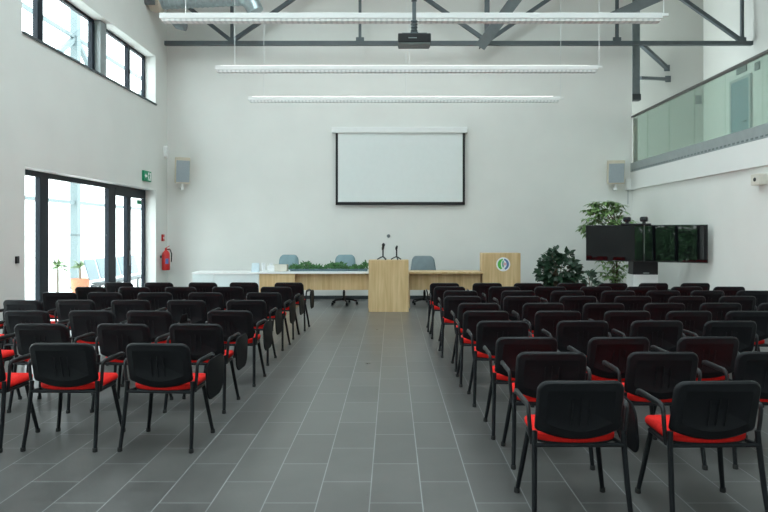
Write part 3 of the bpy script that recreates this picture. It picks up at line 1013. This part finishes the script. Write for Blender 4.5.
swivel(287.5, 14.66, 'chair_g', 'pale blue-grey swivel chair behind the oak pedestal of the desk', 0.58, 0.05, 254.8)
swivel(344.0, 14.66, 'chair_g', 'pale blue-grey swivel chair with base showing under the desk', 0.61, -0.03, 254.8)
swivel(424.5, 14.66, 'chair_d', 'darker grey swivel chair behind the shorter oak desk', 0.70, 0.06, 256.0)

# ------------------------------------------------------------------ twin displays
TA, TB = Vector((4.03, 12.9, 0)), Vector((6.00, 11.77, 0))
d = (TB - TA).normalized()
ang = math.atan2(d.y, d.x)
half = (TB - TA).length / 2
TZ0, TZ1 = 1.105, 1.84
for k in (0, 1):
    c = TA + d * half * (k + 0.5)
    t = thing('television', ['dark television beside the tall plant', 'television reflecting the windows beside the gallery wall'][k], 'television', (c.x, c.y, TZ0), ang, 'twin televisions')
    hw = half / 2 - 0.004
    hh = TZ1 - TZ0
    bm = bmesh.new(); box2(bm, (-hw, 0.0, 0), (hw, 0.05, hh), 0.006); obj('casing', bm, 'black', t)
    bm = bmesh.new(); box2(bm, (-hw + 0.012, -0.003, 0.022), (hw - 0.012, 0.004, hh - 0.012)); obj('screen', bm, 'tv', t)
    bm = bmesh.new(); box2(bm, (-0.03, -0.0015, 0.007), (0.03, 0.002, 0.013)); obj('logo_mark', bm, 'channel', t)
    bm = bmesh.new(); box2(bm, (-0.25, 0.05, 0.2), (0.25, 0.09, 0.55)); obj('wall_plate', bm, 'black', t)
c = (TA + TB) / 2
so = Vector(((646 - CX) / F * 12.62, 12.56, 0))
stn = thing('display_stand', 'black and white equipment stand carrying the twin televisions', 'stand', (so.x, so.y + 0.08, 0), -0.05)
bm = bmesh.new(); box2(bm, (-0.25, 0, 0.83), (0.25, 0.30, 1.25), 0.006); obj('upper_case', bm, 'black', stn)
bm = bmesh.new(); box2(bm, (-0.25, 0, 0.05), (0.25, 0.42, 0.83), 0.006); obj('lower_case', bm, 'white', stn)
bm = bmesh.new(); box2(bm, (-0.32, -0.04, 0), (0.32, 0.5, 0.05), 0.01); obj('plinth', bm, 'black', stn)
bm = bmesh.new(); box2(bm, (-0.05, -0.003, 0.855), (0.07, 0.001, 0.872)); obj('logo_mark', bm, 'channel', stn)
vc = thing('conference_camera', 'black twin-camera bar on top of the televisions', 'camera', (c.x - 0.10, c.y + 0.10, TZ1), ang)
bm = bmesh.new(); box2(bm, (-0.30, -0.08, 0.0), (0.26, 0.08, 0.03), 0.008); obj('base_bar', bm, 'black', vc)
for x in (-0.19, 0.13):
    bm = bmesh.new(); lathe(bm, [(0.035, 0.03), (0.03, 0.07)], (x, 0, 0), 12); obj('neck', bm, 'black', vc)
    bm = bmesh.new(); box2(bm, (x - 0.075, -0.06, 0.065), (x + 0.075, 0.06, 0.165), 0.03)
    hd = obj('camera_head', bm, 'black', vc, True)
    for s in (-0.033, 0.033):
        bm = bmesh.new(); lathe(bm, [(0.026, -0.05), (0.028, -0.066), (0.018, -0.068)], (x + s, 0, 0.115), 12, 'Y'); obj('lens', bm, 'lens', hd)


# ------------------------------------------------------------------ indoor plants
def pot(t, r, h, m='potd'):
    bm = bmesh.new(); lathe(bm, [(r * 0.75, 0), (r * 0.78, 0.01), (r, h), (r * 0.9, h), (r * 0.88, h - 0.03)], (0, 0, 0), 20)
    pt = obj('pot', bm, m, t, True)
    bm = bmesh.new(); lathe(bm, [(r * 0.86, h - 0.04), (r * 0.86, h - 0.028)], (0, 0, 0), 20); obj('soil', bm, 'soil', t)


# tall umbrella tree
Y = 14.2
x = (616 - CX) / F * Y
t = thing('umbrella_tree', 'tall potted umbrella tree behind the twin televisions', 'plant', (x, Y, 0))
pot(t, 0.24, 0.36)
bm = bmesh.new()
tube(bm, [(0, 0, 0.3), (0.02, 0, 0.9), (-0.03, 0.02, 1.5), (-0.08, 0, 2.05)], [0.03, 0.025, 0.02, 0.012], 8)
cl = []
for k in range(150):
    if k < 115:
        z = rnd(1.55, 2.40)
        rad = 0.58 * math.sqrt(max(0.0, 1 - ((z - 1.85) / 0.62) ** 2)) if z > 1.85 else 0.58
        a = rnd(0, 2 * PI); r = rad * math.sqrt(rnd(0.05, 1))
        ctr = Vector((-0.22 + r * math.cos(a), 0.7 * r * math.sin(a), z))
    else:
        z = rnd(0.55, 1.3)
        a = rnd(0, 2 * PI); r = rnd(0.05, 0.42)
        ctr = Vector((-0.05 + r * math.cos(a), 0.7 * r * math.sin(a), z))
    cl.append(ctr)
for ctr in cl[::2]:
    zb = max(0.5, ctr.z - 0.35)
    tube(bm, [(-0.03, 0, zb), Vector((-0.03, 0, zb)).lerp(ctr, 0.6) + Vector((0, 0, 0.05)), ctr], 0.006, 5)
obj('trunk', bm, 'bark', t, True)
bm = bmesh.new()
for ctr in cl:
    n = random.randint(6, 8)
    tilt = rdir(0.3, 1.0)
    for j in range(n):
        a = 2 * PI * j / n + rnd(-.2, .2)
        dd = Vector((math.cos(a), math.sin(a), rnd(-0.55, 0.1))) + tilt * 0.25
        leaf(bm, ctr, dd, (0, 0, 1), rnd(0.15, 0.22), rnd(0.055, 0.08), 0.3)
obj('foliage', bm, 'leaf_m', t, True, 180)


def bushy(name, lab, px, Y, w, z0, z1, n, pr_, lsize):
    x = (px - CX) / F * Y
    t = thing(name, lab, 'plant', (x, Y, 0))
    ph = min(0.32, z0 * 0.6)
    pot(t, pr_, ph)
    zc, hz = (z0 + z1) / 2, (z1 - z0) / 2
    bm = bmesh.new(); bl = bmesh.new()
    for k in range(n):
        dr = rdir(-0.9, 1.0)
        rr = rnd(0.55, 1.0)
        tip = Vector((dr.x * w / 2 * rr, dr.y * w / 2 * rr, zc + dr.z * hz * rr))
        if k % 4 == 0:
            tube(bm, [(0, 0, ph - 0.05), (tip.x * 0.3, tip.y * 0.3, ph + (tip.z - ph) * 0.6), tip], 0.008, 5)
        for j in range(5):
            dd = dr + rdir(-1, 1) * 0.9
            leaf(bl, tip + rdir(-1, 1) * 0.05, dd, Vector((0, -0.6, 1)) + rdir(-1, 1) * 0.5, lsize * rnd(0.7, 1.2), lsize * rnd(0.5, 0.75), 0.25)
    obj('stems', bm, 'bark', t, True)
    obj('foliage', bl, 'leaf_d', t, True, 180)


bushy('rubber_plant', 'dark green broad-leaved potted bush between lectern and televisions', 559, 13.6, 0.84, 0.42, 1.30, 150, 0.24, 0.14)
bushy('small_plant', 'small dark green plant below the dark television', 591, 12.6, 0.26, 0.35, 0.86, 14, 0.14, 0.13)


# ------------------------------------------------------------------ conference chairs
def chair_parts(lab):
    t = thing('conference_chair', lab, 'chair')
    W = 0.505
    zt, zb = 0.83, 0.515
    hh = zt - zb

    def bmap(x, y, d):
        # y: height about the middle; d: depth forward from the rear face
        z = zb + hh / 2 + y
        return Vector((x, 0.0 + (zt - z) * 0.26 + d + 0.35 * x * x, z))

    def shell_outline(i):
        # flat top with round corners, straight sides, lower edge sagging towards the middle
        w, h, r, r2 = W / 2 - i, hh / 2 - i, 0.062 - 0.9 * i, max(0.004, 0.03 - 0.4 * i)
        out = []
        for cx, cy, a0, rr in ((w - r, h - r, 0, r), (-w + r, h - r, PI / 2, r), (-w + r2, -h + r2, PI, r2)):
            out += [(cx + rr * math.cos(a0 + PI / 2 * k / 5), cy + rr * math.sin(a0 + PI / 2 * k / 5)) for k in range(6)]
        for k in range(1, 10):
            x = (-w + r2) + (2 * w - 2 * r2) * k / 10
            out.append((x, -h - 0.046 * (1 - (x / (w - r2)) ** 2)))
        out += [(w - r2 + r2 * math.cos(1.5 * PI + PI / 2 * k / 5), -h + r2 + r2 * math.sin(1.5 * PI + PI / 2 * k / 5)) for k in range(6)]
        return out
    bm = bmesh.new()
    pillow(bm, lambda i: shell_outline(i),
           [(0.058, 0.0065), (0.0565, 0.0055), (0.054, 0.0065), (0.018, 0.0045), (0.012, 0.006), (0.004, 0.014), (0.0, 0.024), (0.0, 0.036), (0.006, 0.044)], bmap)
    sh = obj('back_shell', bm, 'shell', t, True, 35)
    bm = bmesh.new()
    for k in (-1, 0, 1):
        x = k * 0.05
        pts = [bmap(x, y, 0.0085) for y in (-0.11, 0.0, 0.055 - abs(k) * 0.01)]
        tube(bm, pts, 0.0038, 6)
    obj('moulded_ribs', bm, 'shell', sh, True)
    bm = bmesh.new()
    pillow(bm, lambda i: shell_outline(i + 0.012), [(0.0, 0.043), (0.0, 0.056), (0.012, 0.07), (0.05, 0.078)], bmap)
    obj('back_cushion', bm, 'red', t, True, 60)
    # seat
    bm = bmesh.new()

    def seat_outline(w, l, i):
        # front edge nearly straight, rear edge a wide arc towards the back
        w, l, r = w / 2 - i, l / 2 - i, 0.07 - 0.8 * i
        out = [(w - r + r * math.cos(PI / 2 * k / 5), l - r + r * math.sin(PI / 2 * k / 5)) for k in range(6)]
        out += [(-w + r + r * math.cos(PI / 2 + PI / 2 * k / 5), l - r + r * math.sin(PI / 2 + PI / 2 * k / 5)) for k in range(6)]
        yc = -l + 0.10
        out += [(-w * math.cos(PI * k / 20) * (1.0 if k in (0, 20) else 1.0), yc - 0.10 * abs(math.sin(PI * k / 20)) ** 0.8) for k in range(21)]
        return out

    def smap(x, y, d):
        return Vector((x * (1 - 0.05 * y / 0.22), 0.34 + y, d - 0.10 * max(0, y - 0.14) + 0.10 * x * x))
    pillow(bm, lambda i: seat_outline(0.475, 0.45, i), [(0.004, 0.448), (0.0, 0.455), (0.0, 0.478), (0.012, 0.492), (0.05, 0.498)], smap)
    obj('seat', bm, 'red', t, True, 60)
    bm = bmesh.new()
    pillow(bm, lambda i: seat_outline(0.465, 0.44, i), [(0.04, 0.425), (0.012, 0.428), (0.0, 0.437), (0.0, 0.449)], smap)
    obj('seat_pan', bm, 'black', t, True, 60)
    # frame under the seat and uprights
    bm = bmesh.new()
    for s in (-1, 1):
        tube(bm, [(s * 0.262, 0.085, 0.445), (s * 0.255, 0.14, 0.44), (s * 0.225, 0.42, 0.425), (s * 0.215, 0.47, 0.418)], 0.013, 8)
        tube(bm, [(s * 0.06, 0.16, 0.435), (s * 0.06, 0.14, 0.46), (s * 0.06, 0.13, 0.54), (s * 0.06, 0.10, 0.60)], 0.010, 6)
    tube(bm, [(-0.262, 0.09, 0.445), (0.262, 0.09, 0.445)], 0.013, 8)
    tube(bm, [(-0.215, 0.44, 0.420), (0.215, 0.44, 0.420)], 0.012, 8)
    obj('seat_frame', bm, 'tube', t, True)
    for s in (-1, 1):
        bm = bmesh.new()
        tube(bm, [(s * 0.258, 0.10, 0.525), (s * 0.261, 0.095, 0.46), (s * 0.270, 0.06, 0.22), (s * 0.280, 0.02, 0.012)], [0.017, 0.0165, 0.016, 0.0145], 10, ry=None)
        lg = obj('leg', bm, 'tube', t, True)
        bm = bmesh.new(); lathe(bm, [(0.017, 0.0), (0.019, 0.004), (0.018, 0.03)], (s * 0.280, 0.02, 0), 10); obj('foot_cap', bm, 'foot', lg, True)
        bm = bmesh.new()
        tube(bm, [(s * 0.215, 0.44, 0.432), (s * 0.232, 0.455, 0.32), (s * 0.255, 0.478, 0.16), (s * 0.278, 0.50, 0.012)], [0.0165, 0.0165, 0.016, 0.0145], 10)
        lg = obj('leg', bm, 'tube', t, True)
        bm = bmesh.new(); lathe(bm, [(0.017, 0.0), (0.019, 0.004), (0.018, 0.03)], (s * 0.278, 0.50, 0), 10); obj('foot_cap', bm, 'foot', lg, True)
        # armrest: post, bend, flat pad
        bm = bmesh.new()
        pts = [(s * 0.268, 0.13, 0.44), (s * 0.278, 0.125, 0.50), (s * 0.286, 0.120, 0.58), (s * 0.290, 0.119, 0.640), (s * 0.292, 0.129, 0.664), (s * 0.293, 0.155, 0.672), (s * 0.295, 0.30, 0.672), (s * 0.295, 0.42, 0.672), (s * 0.293, 0.465, 0.664), (s * 0.292, 0.475, 0.650)]
        tube(bm, pts, [0.012, 0.012, 0.0125, 0.015, 0.018, 0.021, 0.023, 0.022, 0.018, 0.010], 10, ry=0.0125)
        obj('armrest', bm, 'black', t, True, 80)
    return t


def tablet_parts(t, raised=False):
    bm = bmesh.new()
    if raised:
        fm = lambda x, y, d: Vector((0.325 + d + 0.10 * y, 0.22 + x, 0.725 + y))
        pillow(bm, lambda i: rrect(0.20 - 2 * i, 0.09 - 2 * i, 0.03 - i, 5), [(0.004, -0.007), (0, -0.003), (0, 0.003), (0.004, 0.007)], fm)
    else:
        fm = lambda x, y, d: Vector((0.358 + d - 0.06 * y, 0.33 + x + 0.22 * y, 0.515 + y))
        pillow(bm, lambda i: rrect(0.34 - 2 * i, 0.31 - 2 * i, 0.09 - i, 5, taper=-0.30), [(0.004, -0.007), (0, -0.003), (0, 0.003), (0.004, 0.007)], fm)
    tb = obj('writing_tablet', bm, 'tablet', t, True, 40)
    tb['label'] = 'raised black writing tablet' if raised else 'folded black writing tablet hanging from the arm'
    bm = bmesh.new(); tube(bm, [(0.295, 0.40, 0.668), (0.325, 0.40, 0.668), (0.332, 0.40, 0.64)], 0.012, 8)
    obj('hinge', bm, 'black', tb, True)


ORD = ['first', 'second', 'third', 'fourth', 'fifth', 'sixth', 'seventh', 'eighth', 'ninth', 'tenth']
# (top y of the backs, x centres in the photo from the aisle outwards)
LEFT = [(282.6, [290, 245, 204.5, 161, 121]),
        (287.0, [277, 229, 183, 137, 93.5]),
        (292.6, [265, 207.5, 157, 107, 62]),
        (300.3, [247.5, 188, 132.5, 77.5, 25, -28]),
        (311.0, [230.5, 151, 93, 29, -34]),
        (324.3, [197, 124.5, 43, -36]),
        (344.3, [158, 62, -31])]
RIGHT = [(283.2, [444, 486.5, 527, 570, 610.5, 651, 692.5]),
         (286.7, [449, 503.5, 548.5, 594, 639, 683.5, 725.5]),
         (290.8, [460, 517, 566, 616, 661, 705, 750]),
         (296.3, [462, 521, 577, 631, 684.7, 735]),
         (303.3, [478, 542.5, 602, 662, 718.5, 776]),
         (311.3, [485.5, 557, 626, 687, 746]),
         (321.3, [502, 582, 656, 728]),
         (337.8, [526, 618, 708]),
         (353.0, [551, 662, 771]),
         (383.2, [582, 719])]
plain = chair_parts('x')
folded = chair_parts('x'); tablet_parts(folded)
raised = chair_parts('x'); tablet_parts(raised, True)
used = {}


def copy_tree(o, parent=None):
    c = o.copy()
    C.objects.link(c)
    if parent:
        c.parent = parent
    for ch in list(o.children):
        copy_tree(ch, c)
    return c


def place(kind, x, y, rz, lab, grp):
    src = {'plain': plain, 'folded': folded, 'raised': raised}[kind]
    if kind not in used:
        used[kind] = True
        c = src
    else:
        c = copy_tree(src)
    c.location = (x, y, 0)
    c.rotation_euler = (0, 0, rz)
    c['label'] = lab
    c['group'] = grp


todo = []
for rows, block, grp, rot in ((LEFT, 'window-side block', 'conference chairs in the window-side block', -0.045), (RIGHT, 'television-side block', 'conference chairs in the television-side block', 0.0)):
    for r, (ty, xs) in enumerate(rows):
        Y = F * (H - 0.83) / (ty - HY)
        for k, px in enumerate(xs):
            x = (px - CX) / F * Y * 1.016
            kind = 'plain'
            pos = 'at the aisle end' if k == 0 else '%s from the aisle' % ORD[k]
            lab = 'black and red armchair, %s row from the desk, %s, %s' % (ORD[r], pos, block)
            if block[0] == 'w' and k == 0:
                kind = 'folded'
                lab = 'aisle-end chair with folded writing tablet, %s row from the desk, %s' % (ORD[r], block)
            if block[0] == 'w' and (r, k) in ((4, 1),):
                kind = 'raised'
                lab = 'black and red chair with raised tablet, %s row from the desk, %s' % (ORD[r], block)
            if block[0] == 't' and (r, k) == (9, 0):
                kind = 'folded'
                lab = 'frontmost aisle-end chair with folded writing tablet, row closest to the camera, %s' % block
            todo.append((kind, x, Y + rnd(-0.015, 0.015), rot + rnd(-0.025, 0.025), lab, grp))
# copies first, originals last, so the source is only moved after its copies exist
order = {}
for tdo in todo:
    place(*tdo)

# ------------------------------------------------------------------ outside
struct(obj('ground', B((-40, -40, -0.35), (30, 50, -0.22)), 'pave'), 'pale paving outside the glazed doors')
struct(obj('terrace_floor', B((-16, -12, -0.22), (XO, 40, -0.02)), 'pave'))
ow = thing('glazed_walkway', 'pale steel frame of the walkway outside the glazed doors', 'frame', (-9.6, 14, 0))


def out_bar(name, p, q, w, m='outsteel'):
    bm = bmesh.new(); bar(bm, Vector(p) - Vector((-9.6, 14, 0)), Vector(q) - Vector((-9.6, 14, 0)), w, w, up=(0, 1, 0.01)); obj(name, bm, m, ow)


for yy in (9.5, 13.2, 18.8, 24.5, 30.0):
    out_bar('column', (-9.6, yy, -0.02), (-9.6, yy, 9.0), 0.22)
for z in (2.6, 3.3, 5.0, 6.4, 7.6):
    out_bar('rail', (-9.6, 6, z), (-9.6, 32, z), 0.10)
for y0, y1 in ((9.5, 13.2), (13.2, 18.8), (18.8, 24.5), (24.5, 30.0)):
    out_bar('diagonal', (-9.6, y0, 3.3), (-9.6, y1, 7.6), 0.13)
    out_bar('diagonal', (-9.6, y1, 3.3), (-9.6, y0, 7.6), 0.13)

bn = thing('waiting_bench', 'pale blue metal waiting bench seen through the glazed door', 'bench', (-7.5, 16.9, -0.02))
for k in range(5):
    y = -1.25 + k * 0.62
    bm = bmesh.new()
    pillow(bm, lambda i: rrect(0.54 - 2 * i, 0.52 - 2 * i, 0.06 - i), [(0.0, 0.0), (0.0, 0.03)], lambda a_, b_, dd: Vector((-0.02 - 0.28 * (b_ + 0.26), y + a_, 0.52 + (b_ + 0.26) * 1.0)) + Vector((dd, 0, 0)))
    obj('backrest', bm, 'bench', bn, True)
    bm = bmesh.new()
    pillow(bm, lambda i: rrect(0.54 - 2 * i, 0.46 - 2 * i, 0.06 - i), [(0.0, 0.43), (0.0, 0.47)], lambda a_, b_, dd: Vector((0.24 + b_, y + a_, dd)))
    obj('seat', bm, 'base', bn, True)
bm = bmesh.new(); bar(bm, (0.1, -1.6, 0.39), (0.1, 1.55, 0.39), 0.08, 0.06); obj('beam', bm, 'alu', bn)
for y in (-1.2, 1.15):
    bm = bmesh.new(); bar(bm, (0.1, y, 0.37), (0.1, y, 0.03), 0.05, 0.05); bar(bm, (-0.2, y, 0.02), (0.42, y, 0.02), 0.05, 0.04); obj('leg', bm, 'alu', bn)


def outplant(name, lab, loc, h, trunk, n, ls, pr_, m, pm):
    t = thing(name, lab, 'plant', loc)
    bm = bmesh.new(); lathe(bm, [(pr_ * 0.7, 0), (pr_, pr_ * 1.7), (pr_ * 0.9, pr_ * 1.7), (pr_ * 0.88, pr_ * 1.6)], (0, 0, 0), 18); obj('pot', bm, pm, t, True)
    bm = bmesh.new(); tube(bm, [(0, 0, pr_ * 1.5), (0, 0, trunk)], 0.03, 8); obj('trunk', bm, 'bark', t, True)
    bm = bmesh.new()
    for k in range(n):
        leaf(bm, (0, 0, trunk + rnd(-.03, .08)), rdir(-0.1, 1.0), (0, 0, 1), ls * rnd(0.7, 1.1), ls * 0.16, 0.35)
    obj('foliage', bm, m, t, True, 180)


outplant('palm_plant', 'small palm with bare trunk outside the large pane', (-7.9, 14.65, -0.02), 1.0, 0.84, 36, 0.34, 0.16, 'leaf_o', 'outwall')
outplant('potted_plant', 'green plant in a terracotta pot outside near the bench', (-8.6, 17.1, -0.02), 0.9, 0.72, 36, 0.32, 0.26, 'leaf_o', 'pot')
# garden hedge behind the walkway near the camera, seen as reflections in the televisions
hb = bmesh.new()
for k in range(6500):
    leaf(hb, (rnd(-10.9, -9.9), rnd(-24, 5.0), rnd(0.0, 1.3)), rdir(-.3, 1), (1, 0, 0.3), rnd(0.25, 0.45), rnd(0.14, 0.24))
for k in range(3000):
    y = rnd(-24, 5.0)
    leaf(hb, (rnd(-11.2, -10.3), y, 1.2 + rnd(0, 1.2) * (0.8 + 0.5 * math.sin(y * 2.1))), rdir(-.3, 1), (1, 0, 0.3), rnd(0.25, 0.45), rnd(0.14, 0.24))
hd = obj('hedge', hb, 'hedge')
hd['kind'] = 'stuff'; hd['label'] = 'garden hedge outside the doors near the camera'

# ------------------------------------------------------------------ light
w = bpy.data.worlds.new('World')
S.world = w
w.use_nodes = True
nt = w.node_tree
bg = nt.nodes['Background']
tc = nt.nodes.new('ShaderNodeTexCoord')
sp = nt.nodes.new('ShaderNodeSeparateXYZ')
nt.links.new(tc.outputs['Generated'], sp.inputs[0])
rp = nt.nodes.new('ShaderNodeValToRGB')
rp.color_ramp.elements[0].position = 0.35
rp.color_ramp.elements[0].color = (0.60, 0.63, 0.62, 1)
rp.color_ramp.elements[1].position = 0.75
rp.color_ramp.elements[1].color = (0.83, 0.96, 1.0, 1)
mr = nt.nodes.new('ShaderNodeMapRange')
mr.inputs['From Min'].default_value = -1
mr.inputs['From Max'].default_value = 1
nt.links.new(sp.outputs['Z'], mr.inputs['Value'])
nt.links.new(mr.outputs[0], rp.inputs['Fac'])
nt.links.new(rp.outputs['Color'], bg.inputs['Color'])
bg.inputs['Strength'].default_value = 3.0


def portal(name, loc, rot, sx, sy):
    l = bpy.data.lights.new(name, 'AREA')
    l.shape = 'RECTANGLE'; l.size = sx; l.size_y = sy
    l.cycles.is_portal = True
    o = bpy.data.objects.new(name, l)
    C.objects.link(o)
    o.location = loc
    o.rotation_euler = rot
    return o


for a, b, c, d in (D1, D2, D3, W1, W2, W3):
    portal('window_portal', (XO - 0.01, (a + b) / 2, (c + d) / 2), (0, -PI / 2, 0), d - c, b - a)
for a, b, c, d in SK:
    portal('window_portal', ((a + b) / 2, (c + d) / 2, ZC + 0.21), (0, 0, 0), b - a, d - c)


# ------------------------------------------------------------------ camera
cam = bpy.data.cameras.new('Camera')
cam.sensor_width = 36.0
cam.lens = F / 768 * 36.0
cam.shift_x = -(CX - 384) / 768
cam.shift_y = -(256 - HY) / 768
cam.clip_start = 0.05
co = bpy.data.objects.new('Camera', cam)
C.objects.link(co)
co.location = (0, 0, H)
co.rotation_euler = (PI / 2, 0, 0)
S.camera = co
S.view_settings.view_transform = 'Standard'
S.view_settings.look = 'None'
S.view_settings.gamma = 1.0
S.view_settings.use_curve_mapping = False
S.view_settings.exposure = 1.38
S.cycles.max_bounces = 10
S.cycles.diffuse_bounces = 6
S.cycles.transparent_max_bounces = 16
S.cycles.sample_clamp_indirect = 8
